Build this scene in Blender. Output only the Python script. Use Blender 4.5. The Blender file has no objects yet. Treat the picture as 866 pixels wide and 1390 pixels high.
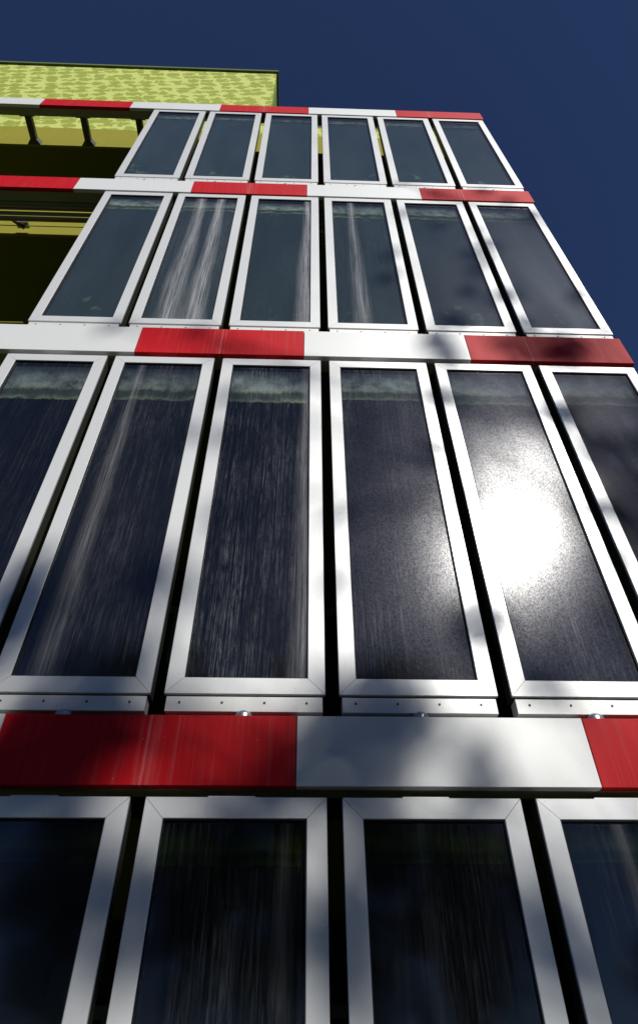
import bpy, math, random
from mathutils import Matrix, Vector
R = math.radians
scene = bpy.context.scene
col = scene.collection

# ------------------------------------------------------------------ helpers
class MB:
    def __init__(s): s.v = []; s.f = []
    def box(s, x0, x1, y0, y1, z0, z1):
        n = len(s.v)
        s.v += [(x0,y0,z0),(x1,y0,z0),(x1,y1,z0),(x0,y1,z0),(x0,y0,z1),(x1,y0,z1),(x1,y1,z1),(x0,y1,z1)]
        s.f += [tuple(n+i for i in q) for q in ((0,3,2,1),(4,5,6,7),(0,1,5,4),(1,2,6,5),(2,3,7,6),(3,0,4,7))]
        return s
    def cbox(s, x0, x1, y0, y1, z0, z1, c):
        # box whose four front (low y) edges are chamfered by c
        n = len(s.v)
        s.v += [(x0+c,y0,z0+c),(x1-c,y0,z0+c),(x1-c,y0,z1-c),(x0+c,y0,z1-c),
                (x0,y0+c,z0),(x1,y0+c,z0),(x1,y0+c,z1),(x0,y0+c,z1),
                (x0,y1,z0),(x1,y1,z0),(x1,y1,z1),(x0,y1,z1)]
        s.f += [tuple(n+i for i in q) for q in ((0,1,2,3),(0,4,5,1),(1,5,6,2),(2,6,7,3),(3,7,4,0),
                (4,8,9,5),(5,9,10,6),(6,10,11,7),(7,11,8,4),(8,11,10,9))]
        return s
    def tube(s, pts, rad, n=10, cap=True):
        rings = []
        for i, p in enumerate(pts):
            p = Vector(p)
            a = Vector(pts[max(i-1,0)]); b = Vector(pts[min(i+1,len(pts)-1)])
            d = (b-a)
            d = d.normalized() if d.length > 1e-9 else Vector((0,0,1))
            u = d.cross(Vector((0,0,1)))
            if u.length < 1e-3: u = d.cross(Vector((1,0,0)))
            u.normalize(); w = d.cross(u)
            r = rad[i] if hasattr(rad,'__len__') else rad
            base = len(s.v)
            for k in range(n):
                t = 2*math.pi*k/n
                q = p + u*(r*math.cos(t)) + w*(r*math.sin(t))
                s.v.append(tuple(q))
            rings.append(base)
        for a, b in zip(rings, rings[1:]):
            for k in range(n):
                s.f.append((a+k, a+(k+1)%n, b+(k+1)%n, b+k))
        if cap:
            s.f.append(tuple(rings[0]+k for k in range(n))); s.f.append(tuple(rings[-1]+k for k in reversed(range(n))))
        return s
    def lathe(s, c, prof, n=20):
        # prof: list of (r, z) about a vertical axis at c
        b = len(s.v)
        for r, z in prof:
            for k in range(n):
                t = 2*math.pi*k/n
                s.v.append((c[0]+r*math.cos(t), c[1]+r*math.sin(t), z))
        for i in range(len(prof)-1):
            for k in range(n):
                s.f.append((b+i*n+k, b+i*n+(k+1)%n, b+(i+1)*n+(k+1)%n, b+(i+1)*n+k))
        s.f.append(tuple(b+k for k in reversed(range(n))))
        s.f.append(tuple(b+(len(prof)-1)*n+k for k in range(n)))
        return s
    def mitred(s, x0, x1, z0, z1, w, y0, y1, gap, c):
        prof = [(0,y1),(0,y0+c),(c,y0),(w-c,y0),(w,y0+c),(w,y1)]
        def bar(fa, fb):
            b = len(s.v); n = len(prof)
            for d, y in prof: s.v.append(fa(d, y))
            for d, y in prof: s.v.append(fb(d, y))
            for k in range(n): s.f.append((b+k, b+(k+1)%n, b+n+(k+1)%n, b+n+k))
            s.f.append(tuple(b+k for k in range(n))); s.f.append(tuple(b+n+k for k in reversed(range(n))))
        g = gap
        bar(lambda d,y:(x0+d+g,y,z0+d), lambda d,y:(x1-d-g,y,z0+d))
        bar(lambda d,y:(x0+d+g,y,z1-d), lambda d,y:(x1-d-g,y,z1-d))
        bar(lambda d,y:(x0+d,y,z0+d+g), lambda d,y:(x0+d,y,z1-d-g))
        bar(lambda d,y:(x1-d,y,z0+d+g), lambda d,y:(x1-d,y,z1-d-g))
        return s
    def build(s, name, mat, parent=None, smooth=False):
        me = bpy.data.meshes.new(name); me.from_pydata(s.v, [], s.f); me.update()
        import bmesh
        bm = bmesh.new(); bm.from_mesh(me); bmesh.ops.recalc_face_normals(bm, faces=bm.faces[:]); bm.to_mesh(me); bm.free()
        if smooth:
            for p in me.polygons: p.use_smooth = True
        me.materials.append(mat)
        o = bpy.data.objects.new(name, me); col.objects.link(o)
        if parent: o.parent = parent
        return o

def tag(o, label=None, cat=None, group=None, kind=None):
    if label: o['label'] = label
    if cat: o['category'] = cat
    if group: o['group'] = group
    if kind: o['kind'] = kind
    return o
def empty(name, loc):
    o = bpy.data.objects.new(name, None); o.location = loc; o.empty_display_size = .2
    col.objects.link(o); return o

# ------------------------------------------------------------------ materials
class NT:
    def __init__(s, name):
        s.m = bpy.data.materials.new(name); s.m.use_nodes = True
        s.t = s.m.node_tree; s.t.nodes.clear(); s.out = s.n('ShaderNodeOutputMaterial')
    def n(s, typ, **kw):
        x = s.t.nodes.new(typ)
        for k, v in kw.items(): setattr(x, k, v)
        return x
    def l(s, a, b): s.t.links.new(a, b)
    def val(s, node, key, v): node.inputs[key].default_value = v
    def math(s, op, a, b=None, c=None, clamp=False):
        x = s.n('ShaderNodeMath', operation=op, use_clamp=clamp)
        for i, q in enumerate((a, b, c)):
            if q is None: continue
            if isinstance(q, (int, float)): x.inputs[i].default_value = q
            else: s.l(q, x.inputs[i])
        return x.outputs[0]
    def ramp(s, fac, stops):
        x = s.n('ShaderNodeValToRGB'); s.l(fac, x.inputs[0])
        e = x.color_ramp.elements
        e[0].position, e[0].color = stops[0][0], (*stops[0][1],1) if hasattr(stops[0][1],'__len__') else (stops[0][1],)*3+(1,)
        e[1].position, e[1].color = stops[1][0], (*stops[1][1],1) if hasattr(stops[1][1],'__len__') else (stops[1][1],)*3+(1,)
        for p, c in stops[2:]:
            q = e.new(p); q.color = (*c,1) if hasattr(c,'__len__') else (c,)*3+(1,)
        return x.outputs[0]
    def coords(s, scale=(1,1,1), seed=True, src='Object'):
        tc = s.n('ShaderNodeTexCoord'); mp = s.n('ShaderNodeMapping'); mp.inputs['Scale'].default_value = scale
        s.l(tc.outputs[src], mp.inputs['Vector'])
        if seed:
            oi = s.n('ShaderNodeObjectInfo'); cb = s.n('ShaderNodeCombineXYZ')
            q = s.math('MULTIPLY', oi.outputs['Random'], 37.0)
            s.l(q, cb.inputs[0]); s.l(q, cb.inputs[1]); s.l(cb.outputs[0], mp.inputs['Location'])
        return mp.outputs[0]
    def noise(s, vec, scale, detail=4, rough=.55):
        x = s.n('ShaderNodeTexNoise'); s.val(x,'Scale',scale); s.val(x,'Detail',detail); s.val(x,'Roughness',rough)
        s.l(vec, x.inputs['Vector']); return x.outputs['Fac']
    def mixc(s, fac, a, b, blend='MIX'):
        x = s.n('ShaderNodeMix', data_type='RGBA', blend_type=blend)
        for i, q in ((0,fac),(6,a),(7,b)):
            if isinstance(q,(int,float)): x.inputs[i].default_value = q
            elif isinstance(q, tuple): x.inputs[i].default_value = (*q,1)
            else: s.l(q, x.inputs[i])
        return x.outputs[2]
    def principled(s, color, rough=.5, metal=0, spec=.5):
        b = s.n('ShaderNodeBsdfPrincipled')
        if isinstance(color, tuple): b.inputs['Base Color'].default_value = (*color,1)
        else: s.l(color, b.inputs['Base Color'])
        if isinstance(rough,(int,float)): b.inputs['Roughness'].default_value = rough
        else: s.l(rough, b.inputs['Roughness'])
        b.inputs['Metallic'].default_value = metal
        b.inputs['Specular IOR Level'].default_value = spec
        s.b = b; return b
    def bump(s, h, strength=.1, dist=.01):
        x = s.n('ShaderNodeBump'); s.val(x,'Strength',strength); s.val(x,'Distance',dist); s.l(h, x.inputs['Height']); return x.outputs[0]
    def done(s, sh=None):
        s.l(sh or s.b.outputs[0], s.out.inputs['Surface']); return s.m

def painted(name, base, rough, metal, dirt=.12, streak=.1, speck=(.25,.22,.2), spec=.5, runoff=0):
    t = NT(name)
    big = t.noise(t.coords((1,1,1)), 3, 5)
    st = t.noise(t.coords((60,60,1.6)), 1, 4, .6)
    fine = t.noise(t.coords((1,1,1)), 90, 3)
    c = t.mixc(t.math('MULTIPLY', t.math('SUBTRACT', big, .35, clamp=True), dirt*3), base, tuple(q*.6 for q in base))
    c = t.mixc(t.math('MULTIPLY', t.math('SUBTRACT', st, .5, clamp=True), streak*6, clamp=True), c, tuple(min(1,q*.55+.12) for q in base))
    vo = t.n('ShaderNodeTexVoronoi'); t.val(vo,'Scale',22); t.l(t.coords((1,1,1)), vo.inputs['Vector'])
    vm = t.math('LESS_THAN', vo.outputs['Distance'], .045)
    sel = t.math('GREATER_THAN', t.noise(t.coords((1,1,1)), 9, 1), .56)
    c = t.mixc(t.math('MULTIPLY', t.math('MULTIPLY', vm, sel), .75), c, speck)
    if runoff:   # pale rain run-off below every third gap of the panels above
        tc = t.n('ShaderNodeTexCoord'); sx = t.n('ShaderNodeSeparateXYZ'); t.l(tc.outputs['Object'], sx.inputs[0])
        xx = t.math('ADD', sx.outputs[0], t.math('MULTIPLY', t.math('SUBTRACT', t.noise(t.coords((3,3,6)), 1, 3), .5), .012))
        d = t.math('ABSOLUTE', t.math('SUBTRACT', t.math('MODULO', t.math('ADD', xx, 22.5+1.125-1.5), 2.25), 1.125))
        k = t.math('SUBTRACT', 1, t.math('DIVIDE', d, .009), clamp=True)
        k2 = t.math('MULTIPLY', t.math('SUBTRACT', 1, t.math('DIVIDE', d, .14), clamp=True), t.math('MULTIPLY', t.math('SUBTRACT', st, .45, clamp=True), 3, clamp=True))
        k = t.math('MULTIPLY', t.math('MULTIPLY', t.math('ADD', k, t.math('MULTIPLY', k2, .6), clamp=True), runoff), t.math('GREATER_THAN', sx.outputs[0], .5))
        c = t.mixc(k, c, (.62,.58,.55))
    t.principled(c, t.math('ADD', t.math('MULTIPLY', big, .14), rough-.07), metal, spec)
    t.l(t.bump(fine, .06, .002), t.b.inputs['Normal'])
    return t.done()

M_frame = painted('frame_aluminium', (.70,.71,.70), .36, .28, .10, .06)
M_strip = painted('strip_aluminium', (.68,.68,.66), .42, .2, .12, .06)
M_white = painted('white_cladding', (.65,.66,.65), .46, .1, .08, .05)
M_red = painted('red_cladding', (.47,.003,.008), .5, 0, .14, .14, (.6,.35,.33), .14, runoff=.17)
M_beam = painted('beam_underside', (.30,.31,.2), .6, .2, .3, .1)
M_steel = painted('galvanised_steel', (.42,.43,.42), .35, .8, .2, .1)
M_pipe = painted('pipe_teal', (.20,.34,.34), .45, .1, .2, .1)
M_tray = painted('cable_tray', (.36,.27,.19), .55, .2, .2, .1)
M_bracket = painted('bracket_paint', (.07,.065,.045), .6, .1, .2, .1)
M_foot = painted('bracket_foot', (.06,.07,.03), .6, .1, .2, .1)
M_casing = painted('dark_casing', (.05,.055,.045), .5, .3, .2, .1)
M_rivet = painted('rivet_steel', (.10,.10,.10), .5, .6, .1, .1)
M_gasket = painted('rubber_gasket', (.008,.008,.009), .6, 0, .1, .1, spec=.2)
M_dark_glass = painted('window_glass', (.012,.016,.02), .08, 0, 0, 0)
M_doorframe = painted('window_frame_grey', (.12,.12,.11), .5, 0)

def m_liquid():
    t = NT('algae_liquid')
    oi = t.n('ShaderNodeObjectInfo')
    n = t.noise(t.coords((3,3,.8)), 1.2, 4)
    bl = t.noise(t.coords((9,9,7)), 1, 3, .55)
    tc = t.n('ShaderNodeTexCoord'); sx = t.n('ShaderNodeSeparateXYZ'); t.l(tc.outputs['Object'], sx.inputs[0])
    # few yellow-green floating clots, only near the foot and head of the tank
    ends = t.math('GREATER_THAN', t.math('ABSOLUTE', t.math('SUBTRACT', sx.outputs[2], 1.22)), .78)
    clot = t.math('MULTIPLY', t.math('MULTIPLY', t.math('SUBTRACT', bl, .60, clamp=True), 4, clamp=True), ends)
    c = t.mixc(t.math('MULTIPLY', n, .6), oi.outputs['Color'], (.0,.0,.0))
    c2 = t.mixc(1.0, oi.outputs['Color'], (3.0,3.2,1.6), 'MULTIPLY')
    c = t.mixc(clot, c, c2)
    t.principled(c, .6, 0, .0); return t.done()
M_liquid = m_liquid()

def m_foam():
    t = NT('algae_foam')
    oi = t.n('ShaderNodeObjectInfo')
    tc = t.n('ShaderNodeTexCoord'); sx = t.n('ShaderNodeSeparateXYZ'); t.l(tc.outputs['Object'], sx.inputs[0])
    # z in [0,1] of the strip is stored as object coordinate (m); strip is .36 tall, origin at its foot
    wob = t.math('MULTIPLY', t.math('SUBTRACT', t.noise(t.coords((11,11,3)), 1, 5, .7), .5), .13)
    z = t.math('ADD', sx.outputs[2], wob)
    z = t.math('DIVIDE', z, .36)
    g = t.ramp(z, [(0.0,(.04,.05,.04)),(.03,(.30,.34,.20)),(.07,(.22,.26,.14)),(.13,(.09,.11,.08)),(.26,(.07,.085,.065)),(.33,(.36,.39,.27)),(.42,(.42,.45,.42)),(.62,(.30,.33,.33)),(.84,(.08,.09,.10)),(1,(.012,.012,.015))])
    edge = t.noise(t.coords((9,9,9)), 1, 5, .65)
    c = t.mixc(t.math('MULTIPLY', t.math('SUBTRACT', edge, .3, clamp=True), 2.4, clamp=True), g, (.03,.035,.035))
    c = t.mixc(1.0, c, oi.outputs['Color'], 'MULTIPLY')
    t.principled(c, .6, 0, 0); return t.done()
M_foam = m_foam()

def m_pane():
    """clear pane: object colour = (streak amount, fine drip amount, overall haze)"""
    t = NT('dusty_glass_pane')
    oi = t.n('ShaderNodeObjectInfo'); sc = t.n('ShaderNodeSeparateColor'); t.l(oi.outputs['Color'], sc.inputs[0])
    tc = t.n('ShaderNodeTexCoord'); sx = t.n('ShaderNodeSeparateXYZ'); t.l(tc.outputs['Object'], sx.inputs[0])
    # broad milky runs
    hi = t.noise(t.coords((95,95,1.6)), 1, 6, .78)
    wav = t.math('MULTIPLY', t.math('SUBTRACT', t.noise(t.coords((2,2,1.1)), 1, 2), .5), .10)
    u = t.math('ADD', t.math('DIVIDE', t.math('ADD', sx.outputs[0], .27), .54), wav)
    def run_at(cx, wid):
        wid = t.math('MULTIPLY', wid, t.math('SUBTRACT', 1.45, t.math('DIVIDE', sx.outputs[2], 2.9)))
        d = t.math('ABSOLUTE', t.math('SUBTRACT', u, cx))
        return t.math('SUBTRACT', 1.0, t.math('DIVIDE', d, wid), clamp=True)
    r1 = run_at(oi.outputs['Alpha'], t.math('ADD', .09, t.math('MULTIPLY', sc.outputs[0], .09)))
    r2 = t.math('MULTIPLY', run_at(t.math('ADD', oi.outputs['Alpha'], -.36), .17), t.math('MULTIPLY', t.math('GREATER_THAN', sc.outputs[0], .6), .8))
    runs = t.math('MULTIPLY', t.math('ADD', r1, r2), t.math('MULTIPLY', t.math('SUBTRACT', hi, .36, clamp=True), 3.8, clamp=True), clamp=True)
    # thin vertical drip marks, faint, broken along their length
    d1 = t.noise(t.coords((170,170,1.8)), 1, 4, .7)
    d2 = t.noise(t.coords((70,70,11)), 1, 4, .75)
    d3 = t.noise(t.coords((4,4,1.2)), 1, 3)
    drips = t.math('MULTIPLY', t.math('MULTIPLY', t.math('SUBTRACT', d1, .44, clamp=True), 2.0, clamp=True),
                   t.math('MULTIPLY', t.math('MULTIPLY', t.math('SUBTRACT', d2, .36, clamp=True), 3.2, clamp=True),
                          t.math('MULTIPLY', t.math('SUBTRACT', d3, .34, clamp=True), 4, clamp=True)))
    spk = t.noise(t.coords((1,1,.8)), 260, 2, .6)
    spots = t.math('MULTIPLY', t.math('MULTIPLY', t.math('SUBTRACT', spk, .68, clamp=True), 9, clamp=True),
                   t.math('SUBTRACT', 1.25, t.math('DIVIDE', sx.outputs[2], 2.0), clamp=True))
    haze = t.math('MULTIPLY', sc.outputs[2], t.math('ADD', .5, t.noise(t.coords((3,3,1)), 1, 4)))
    dirt = t.math('ADD', t.math('MULTIPLY', runs, sc.outputs[0]), t.math('MULTIPLY', drips, sc.outputs[1]))
    dirt = t.math('ADD', dirt, t.math('MULTIPLY', spots, t.math('MULTIPLY', sc.outputs[1], .8)))
    dirt = t.math('ADD', dirt, haze, clamp=True)
    fr = t.n('ShaderNodeFresnel'); t.val(fr,'IOR',1.5)
    geo = t.n('ShaderNodeNewGeometry'); front = t.math('SUBTRACT', 1.0, geo.outputs['Backfacing'])
    F = t.math('MULTIPLY', t.math('MULTIPLY', fr.outputs[0], 1.5, clamp=True), front)
    dirt = t.math('MULTIPLY', dirt, front)
    spk2 = t.noise(t.coords((1,1,.7)), 120, 3, .7)
    bp1 = t.bump(spk2, .4, .0002)
    g1 = t.n('ShaderNodeBsdfGlossy', distribution='BECKMANN'); g1.inputs['Color'].default_value = (1,1,1,1); t.val(g1,'Roughness',.212); t.l(bp1, g1.inputs['Normal'])
    g2 = t.n('ShaderNodeBsdfGlossy', distribution='BECKMANN'); g2.inputs['Color'].default_value = (.82,.82,1,1); t.val(g2,'Roughness',.36); t.l(bp1, g2.inputs['Normal'])
    g0 = t.n('ShaderNodeBsdfGlossy', distribution='BECKMANN'); g0.inputs['Color'].default_value = (1,1,1,1); t.val(g0,'Roughness',.08)
    mg = t.n('ShaderNodeMixShader'); t.val(mg, 0, .24); t.l(g1.outputs[0], mg.inputs[1]); t.l(g2.outputs[0], mg.inputs[2])
    mg0 = t.n('ShaderNodeMixShader'); grain = t.math('MULTIPLY', t.math('SUBTRACT', t.noise(t.coords((1,1,.7)), 125, 3, .8), .22, clamp=True), 1.0, clamp=True); t.l(grain, mg0.inputs[0]); t.l(g0.outputs[0], mg0.inputs[1]); t.l(mg.outputs[0], mg0.inputs[2])
    tr = t.n('ShaderNodeBsdfTransparent'); tr.inputs['Color'].default_value = (.93,.96,.95,1)
    m1 = t.n('ShaderNodeMixShader'); t.l(F, m1.inputs[0]); t.l(tr.outputs[0], m1.inputs[1]); t.l(mg0.outputs[0], m1.inputs[2])
    df = t.n('ShaderNodeBsdfDiffuse'); df.inputs['Color'].default_value = (.6,.6,.62,1)
    m2 = t.n('ShaderNodeMixShader'); t.l(dirt, m2.inputs[0]); t.l(m1.outputs[0], m2.inputs[1]); t.l(df.outputs[0], m2.inputs[2])
    return t.done(m2.outputs[0])
M_pane = m_pane()

def m_pattern():
    t = NT('leaf_pattern_wall')
    tc = t.n('ShaderNodeTexCoord'); sx = t.n('ShaderNodeSeparateXYZ'); t.l(tc.outputs['Object'], sx.inputs[0])
    w1 = t.n('ShaderNodeTexNoise'); t.val(w1,'Scale',7.5); t.val(w1,'Detail',2); t.l(tc.outputs['Object'], w1.inputs['Vector'])
    sub = t.n('ShaderNodeVectorMath', operation='SUBTRACT'); t.l(w1.outputs['Color'], sub.inputs[0]); sub.inputs[1].default_value = (.5,.5,.5)
    sca = t.n('ShaderNodeVectorMath', operation='SCALE'); t.l(sub.outputs[0], sca.inputs[0]); sca.inputs['Scale'].default_value = .33
    add = t.n('ShaderNodeVectorMath', operation='ADD'); t.l(tc.outputs['Object'], add.inputs[0]); t.l(sca.outputs[0], add.inputs[1])
    mp = t.n('ShaderNodeMapping'); mp.inputs['Scale'].default_value = (3.7,0,4.2); mp.inputs['Rotation'].default_value = (0,R(14),0); t.l(add.outputs[0], mp.inputs['Vector'])
    vo = t.n('ShaderNodeTexVoronoi'); t.val(vo,'Scale',1); t.val(vo,'Randomness',.32); t.l(mp.outputs[0], vo.inputs['Vector'])
    blob = t.ramp(vo.outputs['Distance'], [(.455,1.0),(.48,0.0)])
    n = t.noise(tc.outputs['Object'], 8, 4)
    light = t.mixc(t.math('MULTIPLY', n, .3), (.50,.55,.15), (.44,.49,.11))
    dark = t.mixc(t.math('MULTIPLY', n, .5), (.29,.33,.05), (.23,.28,.03))
    shade = t.math('LESS_THAN', sx.outputs[2], -99.0)
    c = t.mixc(blob, light, dark)
    t.principled(c, .75, 0, .2); return t.done()
M_pattern = m_pattern()

def m_render(name, base, var=.25):
    t = NT(name)
    n = t.noise(t.coords((1,1,1), False), 2.2, 6); f = t.noise(t.coords((1,1,1), False), 120, 3)
    s = t.noise(t.coords((14,14,1.2), False), 1, 4)
    c = t.mixc(t.math('MULTIPLY', n, var), base, tuple(q*.5 for q in base))
    c = t.mixc(t.math('MULTIPLY', t.math('SUBTRACT', s, .5, clamp=True), .8), c, tuple(q*.6 for q in base))
    t.principled(c, .85, 0, .15); t.l(t.bump(f, .25, .003), t.b.inputs['Normal']); return t.done()
M_olive = m_render('olive_render', (.27,.25,.03))
M_soffit = m_render('shaded_olive_soffit', (.15,.16,.02))  # the edge olive, darkened in its colour for the shade under the slabs
M_shadededge = m_render('shaded_olive_edge', (.03,.035,.006))  # lower balcony edges: shade behind the panels painted into the olive
M_greenside = m_render('green_side_render', (.16,.34,.06))
M_coping = m_render('coping_metal', (.11,.15,.05))
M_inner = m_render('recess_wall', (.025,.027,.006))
def m_ground(name, base, sc):
    t = NT(name); n = t.noise(t.coords((1,1,1), False), sc, 8); c = t.mixc(n, tuple(q*.6 for q in base), tuple(q*1.35 for q in base))
    t.principled(c, .9, 0, .2); t.l(t.bump(t.noise(t.coords((1,1,1), False), 60, 3), .4, .01), t.b.inputs['Normal']); return t.done()
M_ground = m_ground('grass_ground', (.035,.05,.02), .8)
def m_paving():
    t = NT('concrete_paving')
    br = t.n('ShaderNodeTexBrick'); t.l(t.coords((1,1,1), False), br.inputs['Vector'])
    br.offset = .5; t.val(br,'Scale',1.0); t.val(br,'Brick Width',.6); t.val(br,'Row Height',.4); t.val(br,'Mortar Size',.006)
    br.inputs['Color1'].default_value = (.13,.125,.115,1); br.inputs['Color2'].default_value = (.10,.10,.095,1); br.inputs['Mortar'].default_value = (.03,.03,.025,1)
    n = t.noise(t.coords((1,1,1), False), 5, 7)
    c = t.mixc(t.math('MULTIPLY', n, .6), br.outputs['Color'], (.05,.05,.045)); t.principled(c, .85, 0, .2); return t.done()
M_paving = m_paving()
M_asphalt = m_ground('asphalt', (.05,.05,.052), 9)
M_bark = m_ground('bark', (.10,.075,.05), 6)
def m_leaf(name, a, b):
    t = NT(name); g = t.n('ShaderNodeNewGeometry'); c = t.mixc(g.outputs['Random Per Island'], a, b)
    t.principled(c, .55, 0, .3); return t.done()
M_leaf = m_leaf('leaves', (.02,.045,.01), (.05,.08,.02))

# ------------------------------------------------------------------ ground
g = MB().box(-400,400,-400,400,-.5,-.02).build('ground', M_ground); tag(g, 'dark grassy ground reaching to the horizon', 'ground', kind='structure')
pv = MB().box(-30,30,-5.2,.45,-.3,.0).build('pavement', M_paving); tag(pv, 'grey paved strip along the foot of the facade', 'pavement', kind='structure')
kb = MB().box(-60,60,-5.35,-5.203,-.4,.004).build('kerb', M_steel); kb.data.materials[0] = m_ground('kerb_concrete', (.22,.22,.21), 6); tag(kb, 'pale concrete kerb beside the pavement', 'kerb', kind='structure')

# ------------------------------------------------------------------ panels
rows = [ # frame foot, frame head
    (0.108, 2.618), (3.035, 5.545), (5.979, 8.490), (8.914, 11.337)]
P = .75; G = .030
seed = random.Random(4)
rivet_x = (.07,.25,.43,.61)

def panel_meshes(h):
    """build one panel of frame height h, at the origin (foot centre)"""
    w = P-2*G
    x0, x1 = -w/2, w/2
    root = empty('facade_panel', (0,0,0))
    MB().mitred(x0, x1, 0, h, .076, 0, .016, .0011, .0022).build('frame', M_frame, root)
    MB().mitred(x0+.002, x1-.002, .002, h-.002, .0026, .0165, .085, 0, .0005).build('casing', M_casing, root)
    gk = MB().mitred(x0+.005, x1-.005, .005, h-.005, .076, .0055, .08, 0, .001).build('gasket', M_gasket, root)
    o = MB().box(x0+.0775, x1-.0775, .014, .020, .0775, h-.0775).build('pane', M_pane, root)
    fz = h-.0825-.36
    o = MB().box(x0+.0785, x1-.0785, .034, .060, .0785, fz-.002).build('algae_liquid', M_liquid, root)
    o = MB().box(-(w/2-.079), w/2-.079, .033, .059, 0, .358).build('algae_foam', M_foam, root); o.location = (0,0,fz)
    MB().box(x0+.012, x1-.012, .062, .078, .012, h-.012).build('back_plate', M_gasket, root)
    s = MB().cbox(x0+.012, x1-.012, .006, .075, -.076, -.009, .0015).build('sill_strip', M_strip, root)
    for rx in rivet_x:
        r = MB().tube([(0,.0065,0),(0,.0035,0),(0,.002,0)], [.0055,.005,.003], 12).build('rivet', M_rivet, s); r.location = (x0+rx, 0, -.036)
    MB().lathe((0,.028), [(.040,-.15),(.040,-.088),(.036,-.078),(.022,-.068),(.012,-.062)], 24).build('pivot', M_steel, root, smooth=True)
    MB().box(-.11,.07,.012,.05,h+.0005,h+.0075).build('head_lug', M_strip, root)
    return root
def copy_tree(o, parent=None):
    c = o.copy(); col.objects.link(c)
    if parent: c.parent = parent
    for ch in list(o.children): copy_tree(ch, c)
    return c

col_words = ['first', 'second', 'third', 'fourth', 'fifth', 'sixth']
L = {
 (0,0): 'dark panel of the lowest row at the far left end, under the long red cladding',
 (0,1): 'lowest-row panel at lower left, cut by the picture edge, under the left part of red',
 (0,2): 'lowest-row panel with black glass under the right half of the long red cladding',
 (0,3): 'lowest-row panel with dull green algae line, under the middle of the white cladding',
 (0,4): 'lowest-row panel at lower right, pale drip on black glass, under white and red joint',
 (0,5): 'dark panel of the lowest row at the far right end, beyond the picture edge',
 (1,0): 'large dark panel above the lowest band, cut by the left picture edge',
 (1,1): 'large navy panel with pale drip runs, just right of the one cut at left',
 (1,2): 'large black panel covered in fine vertical drip marks, left of centre',
 (1,3): 'large panel fading from navy to black, between drip-marked panel and sun glare panel',
 (1,4): 'large panel with the white glare of the sun on its glass',
 (1,5): 'large blue-tinted panel right of the sun glare, cut by the right picture edge',
 (2,0): 'middle-height panel beside the open dark green balcony with pipes, leftmost of its row',
 (2,1): 'panel with broad milky white runs down its glass, second in third row up',
 (2,2): 'panel with one white run down the right edge of its glass, third row up',
 (2,3): 'third-row-up panel just right of centre with a thin pale run down its glass',
 (2,4): 'clean blue-grey panel, fifth from the left in the third row up',
 (2,5): 'rightmost panel of the third row up, shaded left stile, beside open sky',
 (3,0): 'leftmost small panel of the top row, beside the two dark wall brackets',
 (3,1): 'second small panel from the left in the top row under the roof-line band',
 (3,2): 'third small panel from the left in the top row, under a red length',
 (3,3): 'fourth small panel from the left in the top row, nearly upright',
 (3,4): 'fifth small panel from the left in the top row, under white and red joint',
 (3,5): 'rightmost small panel of the top row, its slanting edge against blue sky'}
# liquid albedo per row, pane (streak, drip, haze) per panel
liq = {0:(.0015,.002,.0015), 1:(.004,.005,.008), 2:(.042,.060,.066), 3:(.064,.090,.098)}
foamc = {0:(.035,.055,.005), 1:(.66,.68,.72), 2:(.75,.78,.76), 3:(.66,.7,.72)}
pane = {(0,0):(.1,.15,.0),(0,1):(.0,.04,.0),(0,2):(.04,.14,.0),(0,3):(.02,.10,.0),(0,4):(.14,.08,.0),(0,5):(.1,.1,.0),
        (1,0):(.0,.12,.003),(1,1):(.20,.24,.007),(1,2):(.26,.48,.003),(1,3):(.04,.36,.004),(1,4):(.0,.40,.004),(1,5):(.04,.12,.008),
        (2,0):(.0,.05,.010),(2,1):(.64,.30,.014),(2,2):(.55,.08,.010),(2,3):(.35,.12,.010),(2,4):(.0,.05,.014),(2,5):(.0,.06,.018),
        (3,0):(.0,.03,.012),(3,1):(.0,.03,.012),(3,2):(.0,.04,.013),(3,3):(.0,.04,.014),(3,4):(.0,.04,.016),(3,5):(.0,.05,.02)}
run_x = {(2,1):.70,(2,2):.93,(2,3):.36,(1,1):.24,(1,2):.96,(0,4):.42,(0,3):.4,(1,3):.75,(1,4):.5,(0,2):.85}
foam_h = {(r_,c_): {0:.15, 1:.35, 2:.30, 3:.24}[r_]*seed.uniform(.86,1.12) for r_ in range(4) for c_ in range(6)}
protos = {}
for ri, (z0, z1) in enumerate(rows):
    h = round(z1-z0, 4)
    first = h not in protos
    if first: protos[h] = panel_meshes(h)
    for c in range(6):
        if first and c == 0: o = protos[h]
        else: o = copy_tree(protos[h])
        o.location = ((c+.5)*P, 0, z0)
        tag(o, L[(ri,c)], 'glass panel', 'glazed algae panels across the facade')
        for ch in o.children:
            n = ch.name.split('.')[0]
            if n == 'pane': ch.color = (*pane[(ri,c)], run_x.get((ri,c), .5))
            if n == 'algae_liquid': ch.color = (*liq[ri],1)
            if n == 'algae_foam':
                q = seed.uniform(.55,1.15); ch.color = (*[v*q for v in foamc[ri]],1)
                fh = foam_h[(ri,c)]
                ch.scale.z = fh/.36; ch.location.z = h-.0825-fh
            if n == 'algae_liquid': ch.scale.z = (h-.0825-foam_h[(ri,c)]-.002)/(h-.0825-.362)

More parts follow.
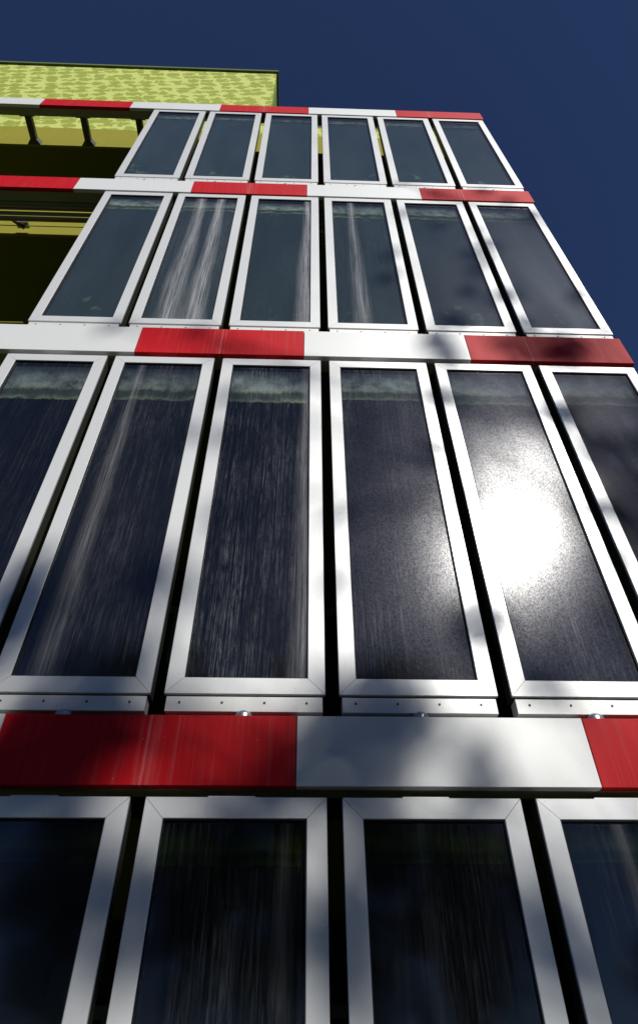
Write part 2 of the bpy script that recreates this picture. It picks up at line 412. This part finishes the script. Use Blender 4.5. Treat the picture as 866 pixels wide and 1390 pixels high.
# ------------------------------------------------------------------ horizontal bands
X_END = 4.485
def band(z0, z1, x_left, label, phase):
    root = empty('cladding_band', (0,0,0))
    tag(root, label, 'cladding band', 'red and white bands between the panel rows')
    # joints at .9 + 1.2 k
    k = math.floor((x_left-.9)/1.2); x = .9+1.2*k
    while x < X_END-.01:
        a = max(x, x_left); b = min(x+1.2, X_END)
        red = (round((x-.9)/1.2) % 2 == 0) == (phase == 0)
        MB().cbox(a+.0015, b-.0015, -.012, .028, z0, z1, .0015).build('red_cladding' if red else 'white_cladding', M_red if red else M_white, root)
        MB().box(a+.002, b-.002, .031, .128, z0+.004, z0+.03).build('underside_plate', M_beam, root)
        x += 1.2
    MB().box(x_left, X_END-.02, .032, .122, z0+.031, z1-.004).build('beam', M_bracket, root)
    MB().box(X_END-.018, X_END, .029, .124, z0+.002, z1-.002).build('end_cap', M_red if phase == 0 else M_white, root)
    return root
bands = [
 band(2.655, 2.935, -7.5, 'lowest band, closest and tallest looking, bright red at left and white at centre', 0),
 band(5.580, 5.905, -7.5, 'band above the large panels, white at far left, tree shade on its red end', 0),
 band(8.500, 8.800, -7.5, 'band with pipes behind it, red where it meets the left picture edge', 0),
 band(11.340, 11.620, -7.5, 'thin topmost band along the roof line, held off the olive wall by two dark brackets', 0)]
# ------------------------------------------------------------------ building
B = empty('apartment_building', (0,.5,0))
tag(B, 'lime green building with leaf-patterned upper wall and dark recessed balconies behind the panels', 'building')
B.location = (0,0,0)
XL, XR, YB = -9.0, 4.36, 9.0
for z0 in (2.70, 5.63, 8.535):
    MB().box(XL, XR, .5, .53, z0, z0+.75).build('balcony_edge', M_olive if z0 > 8 else M_shadededge, B)
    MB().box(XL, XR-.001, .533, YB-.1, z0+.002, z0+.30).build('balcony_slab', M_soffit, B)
MB().box(XL, XR, .5, .53, 11.375, 12.125).build('balcony_edge', M_olive, B)
MB().box(XL, XR-.001, .533, YB-.1, 11.377, 11.70).build('balcony_slab', M_soffit, B)
MB().box(XL, XR, .5, 9.0, -.2, .05).build('floor_slab', M_soffit, B)
MB().box(XR-.15, XR+.003, .63, YB, .06, 12.1).build('side_wall', M_greenside, B)
MB().box(XL-.003, XL+.15, .63, YB, .06, 12.1).build('side_wall', M_greenside, B)
MB().box(XL+.16, XR-.16, YB-.098, YB-.01, .06, 12.1).build('rear_wall', M_greenside, B)
# upper storey
UX = 1.485
MB().box(XL, UX, .508, .70, 12.127, 15.72).build('patterned_wall', M_pattern, B)
MB().box(UX+.001, XR, .506, .70, 12.127, 12.56).build('parapet', M_pattern, B)
MB().box(UX+.001, XR, .50, .74, 12.562, 12.60).build('parapet_coping', M_coping, B)
MB().box(UX-.12, UX-.002, .702, YB, 12.127, 15.719).build('side_wall', M_greenside, B)
MB().box(XL+.01, UX-.122, .702, YB, 15.5, 15.70).build('roof', M_coping, B)
MB().box(XL-.03, UX+.035, .47, YB+.05, 15.722, 15.80).build('roof_coping', M_coping, B)
# recessed back wall with balcony doors, per storey
for z0, z1 in ((.06,2.70),(3.0,5.63),(5.93,8.535),(8.84,11.375)):
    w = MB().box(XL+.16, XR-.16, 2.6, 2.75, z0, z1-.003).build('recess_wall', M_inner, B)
    for i in range(5):
        x = -8.0 + i*2.5
        fr = MB().mitred(x, x+1.5, z0+.06, z1-.45, .07, 2.56, 2.597, 0, .003).build('balcony_door', M_doorframe, B)
        MB().box(x+.072, x+1.428, 2.575, 2.590, z0+.132, z1-.522).build('door_glass', M_dark_glass, fr)
# ------------------------------------------------------------------ wall brackets on the top band
def bracket(x, z, label):
    root = empty('wall_bracket', (x,0,z))
    tag(root, label, 'bracket', 'brackets holding the bands off the wall')
    MB().box(-.042,.042,.129,.44,-.036,.036).build('arm', M_bracket, root)
    MB().box(-.10,.10,.112,.150,-.052,-.0385).build('head_plate', M_bracket, root)
    b = MB()
    b.v = [(-.045,.44,-.045),(.045,.44,-.045),(.045,.44,.045),(-.045,.44,.045),(-.09,.4985,-.055),(.09,.4985,-.055),(.09,.4985,.055),(-.09,.4985,.055)]
    b.f = [(0,1,2,3),(0,4,5,1),(1,5,6,2),(2,6,7,3),(3,7,4,0),(4,7,6,5)]
    b.build('foot', M_foot, root)
    return root
bl = {-1.72:'left one of the two dark brackets between the roof band and the sunlit olive wall',
      -.97:'right one of the two dark brackets between the roof band and the sunlit olive wall'}
for k in range(-9, 6):
    x = round(.53+.75*k, 2)
    if x < -7.4 or x > 4.3: continue
    if x in bl: lab = bl[x]
    elif x < -1.8: lab = 'dark wall bracket of the roof band further left than the two seen'
    else: lab = 'dark wall bracket hidden behind the panels of the top row'
    bracket(x, 11.437, lab)
for zc in (8.61, 5.72, 2.79):
    for k in range(0, 6):
        x = round(.53+.75*k, 2)
        if x < 4.3: bracket(x, zc+.07, 'dark wall bracket hidden behind the panel rows below the roof band')
# ------------------------------------------------------------------ services behind the third band
def run(name, label, cat, y, z, r, mat):
    o = MB().tube([(XL+.3,y,z),(-4,y,z+.004),(-1,y,z-.003),(1.5,y,z+.003),(XR-.1,y,z)], r, 14).build(name, mat, smooth=True)
    tag(o, label, cat); return o
run('steel_pipe', 'thin teal pipe just behind the underside of the upper left red band', 'pipe', .175, 8.585, .016, M_pipe)
run('steel_pipe', 'thicker teal pipe running between the two pairs of brown rails', 'pipe', .292, 8.58, .021, M_pipe)
for j, (ya, lab) in enumerate(((.205,'brown rail pair nearer the red band, behind the first teal pipe'),(.325,'brown rail pair nearer the olive wall, behind the thicker teal pipe'))):
    r = MB().box(XL+.3, XR-.1, ya, ya+.022, 8.565, 8.59).box(XL+.3, XR-.1, ya+.0225, ya+.030, 8.59, 8.60).box(XL+.3, XR-.1, ya+.031, ya+.048, 8.565, 8.59).build('cable_tray', M_tray)
    tag(r, lab, 'cable tray')
run('conduit', 'thin dark conduit in front of the sunlit olive strip below the pipes', 'conduit', .435, 8.60, .005, M_bracket)
cl = empty('pipe_clamp', (-.93,.42,8.60)); tag(cl, 'small shiny steel clamp on the olive strip at the far left below the pipes', 'pipe clamp')
MB().box(-.10,.03,-.03,.04,-.012,.004).build('clamp_plate', M_steel, cl)
MB().tube([(-.15,-.05,.02),(-.02,.03,-.02)], .022, 12).build('clamp_arm', M_bracket, cl)
MB().tube([(.0,-.01,-.02),(.0,-.01,.02)], .010, 10).build('clamp_bolt', M_rivet, cl)
rl = MB().tube([(XL+.3,.03,5.995),(-4,.03,5.995),(-.02,.03,5.995)], .006, 8).build('balcony_wire', M_olive)
tag(rl, 'thin olive wire crossing the dark opening just above the white band at far left', 'wire')

# ------------------------------------------------------------------ trees in front of the facade (behind the photographer)
SUN = Vector((0.306,-0.722,0.620)).normalized()
def leaves(mb, c, r, n, size, rnd, squash=1.0):
    for _ in range(n):
        d = Vector((rnd.gauss(0,1), rnd.gauss(0,1), rnd.gauss(0,1))).normalized()*(r*rnd.random()**.45)
        d.z *= squash
        p = Vector(c)+d
        a = Vector((rnd.gauss(0,1), rnd.gauss(0,1), rnd.gauss(0,.6))).normalized()
        b = a.cross(Vector((rnd.gauss(0,1), rnd.gauss(0,1), rnd.gauss(0,1)))).normalized()
        s = size*rnd.uniform(.6,1.2); i = len(mb.v)
        mb.v += [tuple(p-a*s), tuple(p+b*s*.45), tuple(p+a*s), tuple(p-b*s*.45)]
        mb.f.append((i,i+1,i+2,i+3))
def raw_build(mb, name, mat, parent):
    me = bpy.data.meshes.new(name); me.from_pydata(mb.v, [], mb.f); me.update(); me.materials.append(mat)
    o = bpy.data.objects.new(name, me); col.objects.link(o); o.parent = parent; return o
# shade targets on the facade: (x, z, radius)
targets = [
 (0.95,2.67,0.17),
 (1.07,2.73,0.17),
 (1.19,2.80,0.17),
 (1.31,2.88,0.18),
 (1.01,2.70,0.22),
 (1.13,2.79,0.22),
 (1.26,2.83,0.20),
 (2.23,2.85,0.26),
 (2.45,2.83,0.22),
 (2.61,2.89,0.12),
 (1.21,2.58,0.14),
 (1.89,2.57,0.15),
 (2.80,2.58,0.12),
 (1.33,3.66,0.13),
 (1.39,3.21,0.08),
 (1.15,3.02,0.22),
 (1.53,3.57,0.10),
 (1.60,4.72,0.07),
 (2.29,4.07,0.07),
 (2.47,3.03,0.20),
 (2.96,4.14,0.10),
 (2.95,3.39,0.16),
 (3.70,4.72,0.10),
 (3.72,4.16,0.10),
 (3.74,3.79,0.10),
 (3.84,5.01,0.09),
 (3.85,4.58,0.09),
 (3.85,4.16,0.10),
 (3.03,5.18,0.13),
 (3.21,4.99,0.08),
 (3.03,3.98,0.08),
 (3.73,5.08,0.07),
 (3.72,7.21,0.07),
 (3.73,6.55,0.07),
 (3.74,7.83,0.06),
 (3.82,7.51,0.11),
 (3.78,6.55,0.13),
 (3.77,6.09,0.14),
 (3.29,6.16,0.12),
 (3.96,8.77,0.10),
 (3.07,5.81,0.15),
 (3.91,5.74,0.22),
 (4.09,5.72,0.16),
 (3.66,5.76,0.06),
 (3.42,7.98,0.06),
 (1.56,2.22,0.18),
 (2.30,2.18,0.20),
 (2.32,2.30,0.10),
 (2.96,2.20,0.14),
 (1.46,2.33,0.13),
 (2.81,2.77,0.10),
 (1.21,2.22,0.25),
 (1.69,2.14,0.10),
 (0.77,3.60,0.16),
 (0.79,3.36,0.20),
 (3.11,8.97,0.05),
 (3.97,3.53,0.06),
 (4.50,4.30,0.07),
 (3.53,5.81,0.07),
 (3.05,8.15,0.05),
 (3.12,3.12,0.06),
 (3.43,8.59,0.06),
 (2.90,4.60,0.08),
 (2.81,6.85,0.06),
 (3.89,5.10,0.07),
 (3.60,7.03,0.08),
 (3.75,3.88,0.05),
 (4.40,6.03,0.06),
 (4.40,6.59,0.08),
 (4.29,4.77,0.06),
 (4.28,3.84,0.08),
 (2.88,7.28,0.07),
 (4.41,8.23,0.07),
 (3.06,3.93,0.07),
 (3.62,3.44,0.08),
 (3.61,7.35,0.06),
 (3.14,3.07,0.06),
 (3.18,5.63,0.06),
 (4.20,8.53,0.06),
 (3.41,4.03,0.07),
 (4.45,4.25,0.08),
 (3.24,3.08,0.08),
 (3.32,4.05,0.07),
 (3.12,5.54,0.07),
 (3.45,6.65,0.06),
 (0.79,3.26,0.05),
 (1.64,4.08,0.07),
 (1.61,5.12,0.08),
 (0.73,3.05,0.05),
 (1.37,4.72,0.07),
 (1.30,5.89,0.05),
 (2.27,3.63,0.08),
 (0.67,5.90,0.07),
]
targets = [q for q in targets if not (2.98 < q[0] < 3.72 and 3.45 < q[1] < 5.1)]
def big_tree():
    rnd = random.Random(11)
    base = Vector((14.5,-14.5,0))
    root = empty('tall_tree', base); tag(root, 'tall open-crowned tree in front of the facade whose branches shade its right side', 'tree')
    wood = MB(); lv = MB()
    tp = [(0,0,-.1),(.1,.1,5),(-.2,0,10),(-.6,.2,15),(-1.0,.1,20),(-1.2,0,25)]
    wood.tube(tp, [.42,.34,.28,.22,.15,.05], 12)
    def trunk_at(z):
        for a, b in zip(tp, tp[1:]):
            if z <= b[2]: return Vector(a).lerp(Vector(b), max(0,(z-a[2])/(b[2]-a[2])))
        return Vector(tp[-1])
    # limbs toward the shading clumps
    cl = []
    for (x, z, r) in targets:
        t = rnd.uniform(18.5, 22.5)
        p = Vector((x,0,z)) + SUN*t - base
        cl.append((p, r)); 
    for p, r in cl:
        n = int(95*(r/.15)**2)
        leaves(lv, p, r*1.15, min(max(n,30),560), .060, rnd)
    # limbs : join clumps in groups
    heads = []
    for zi in range(11, 26, 2):
        grp = [q for q in cl if zi <= q[0].z < zi+2]
        if not grp: continue
        far = min(grp, key=lambda q: q[0].x)
        s0 = trunk_at(zi-4)
        mid = s0.lerp(far[0], .5)+Vector((0,rnd.uniform(-.8,.8),.3))
        wood.tube([tuple(s0), tuple(s0.lerp(mid,.5)+Vector((0,.2,.25))), tuple(mid), tuple(mid.lerp(far[0],.5)+Vector((0,-.1,.15))), tuple(far[0])], [.09,.06,.04,.025,.01], 7)
        for q, r in grp:
            k = min(max((q.x-s0.x)/(far[0].x-s0.x+1e-6)-.12, .2), .95)
            a = s0.lerp(far[0], k)
            wood.tube([tuple(a), tuple(a.lerp(q,.5)+Vector((0,rnd.uniform(-.15,.15),.12))), tuple(q)], [.02,.013,.006], 5)
    # rest of the crown, to the right where its shade misses the facade
    for i in range(46):
        z = rnd.uniform(9, 27); wdt = 4.6*math.sin(math.pi*(z-7)/22)+.6
        q = Vector((rnd.uniform(-1.0, wdt+1.5), rnd.uniform(-3,2.6), z))
        leaves(lv, q, rnd.uniform(.7,1.3), 110, .12, rnd, .7)
        s0 = trunk_at(z-2.5); wood.tube([tuple(s0), tuple(s0.lerp(q,.5)+Vector((0,0,.4))), tuple(q)], [.07,.04,.012], 6)
    raw_build(wood, 'trunk', M_bark, root); raw_build(lv, 'crown', M_leaf, root)
big_tree()
def bushy(seed_):
    rnd = random.Random(seed_)
    root = empty('broadleaf_tree', (0,0,0))
    wood = MB(); lv = MB()
    wood.tube([(0,0,-.1),(.05,0,1.5),(-.05,.1,3.5),(.1,0,6),(.0,0,8)], [.22,.18,.14,.09,.03], 10)
    for i in range(60):
        a = rnd.uniform(0, 6.283); z = rnd.uniform(2.4, 9.4); m = 2.7*math.sqrt(max(.05, 1-((z-5.6)/4.3)**2))
        rr = m*rnd.uniform(.3,1); q = Vector((rr*math.cos(a), rr*math.sin(a), z))
        leaves(lv, q, rnd.uniform(.55,.95), 170, .12, rnd, .75)
        s0 = Vector((0,0,max(1.8,z-1.8))); wood.tube([tuple(s0), tuple(s0.lerp(q,.55)+Vector((0,0,.25))), tuple(q)], [.05,.03,.01], 5)
    raw_build(wood, 'trunk', M_bark, root); raw_build(lv, 'crown', M_leaf, root)
    return root
t0 = bushy(3)
for i, (x, y, rz, s, lab) in enumerate(((-6.2,-9.4,0,.88,'dense tree across the pavement, left of the photographer'),
        (-.6,-9.6,1.3,.9,'dense tree across the pavement, nearly facing the lowest red length'),
        (4.6,-9.2,2.4,.86,'dense tree across the pavement, nearly facing the white length of the lowest band'),
        (2.0,-11.2,5.2,.97,'dense tree straight behind the photographer, set back between two nearer trees'),
        (10.2,-10.4,4.1,.88,'dense tree across the pavement, beyond the right end of the facade'))):
    o = t0 if i == 0 else copy_tree(t0)
    o.location = (x,y,0); o.rotation_euler = (0,0,rz); o.scale = (s,s,s)
    tag(o, lab, 'tree', 'trees across the pavement')

# ------------------------------------------------------------------ light
w = bpy.data.worlds.new('World'); scene.world = w; w.use_nodes = True
nt = w.node_tree; nt.nodes.clear()
sky = nt.nodes.new('ShaderNodeTexSky'); sky.sky_type = 'NISHITA'; sky.sun_disc = False
sky.sun_elevation = math.asin(SUN.z); sky.sun_rotation = math.atan2(SUN.x, SUN.y)
sky.altitude = 2500; sky.air_density = 1.0; sky.dust_density = .1; sky.ozone_density = 10.0
bg = nt.nodes.new('ShaderNodeBackground'); bg.inputs['Strength'].default_value = .056
wo = nt.nodes.new('ShaderNodeOutputWorld')
tint = nt.nodes.new('ShaderNodeMix'); tint.data_type = 'RGBA'; tint.blend_type = 'MULTIPLY'; tint.inputs[0].default_value = 1
tint.inputs[7].default_value = (1.06,.92,.98,1)   # deep polarised blue of the photograph
nt.links.new(sky.outputs[0], tint.inputs[6]); nt.links.new(tint.outputs[2], bg.inputs['Color']); nt.links.new(bg.outputs[0], wo.inputs['Surface'])
sl = bpy.data.lights.new('sun', 'SUN'); sl.energy = 4.8; sl.angle = R(.6); sl.color = (1,.97,.92)
so = bpy.data.objects.new('sun', sl); col.objects.link(so); so.rotation_euler = SUN.to_track_quat('Z','Y').to_euler()

# ------------------------------------------------------------------ camera
cp, sp = math.cos(.7868), math.sin(.7868); cy, sy = math.cos(-.0375), math.sin(-.0375); cr, sr = math.cos(.0086), math.sin(.0086)
Rx = Matrix(((1,0,0),(0,cp,-sp),(0,sp,cp))); Rz = Matrix(((cy,-sy,0),(sy,cy,0),(0,0,1))); Ry = Matrix(((cr,0,sr),(0,1,0),(-sr,0,cr)))
Q = Rz @ Rx @ Ry
right, fwd, up = Q.col[0], Q.col[1], Q.col[2]
cam = bpy.data.cameras.new('camera'); co = bpy.data.objects.new('camera', cam); col.objects.link(co)
m = Matrix.Identity(4)
for i in range(3):
    m[i][0] = right[i]; m[i][1] = up[i]; m[i][2] = -fwd[i]
m[0][3], m[1][3], m[2][3] = 2.1034, -2.5932, 1.75
co.matrix_world = m
cam.sensor_fit = 'HORIZONTAL'; cam.sensor_width = 36; cam.lens = 36*865.26/866
cam.shift_y = -45/866; cam.clip_end = 2000; cam.clip_start = .05
scene.camera = co

vs = scene.view_settings
vs.view_transform = 'Standard'; vs.look = 'None'; vs.exposure = 0; vs.gamma = 1
scene.render.engine = 'CYCLES'
scene.render.resolution_x = 637; scene.render.resolution_y = 1024
try:
    scene.cycles.transparent_max_bounces = 12; scene.cycles.max_bounces = 8
except Exception: pass
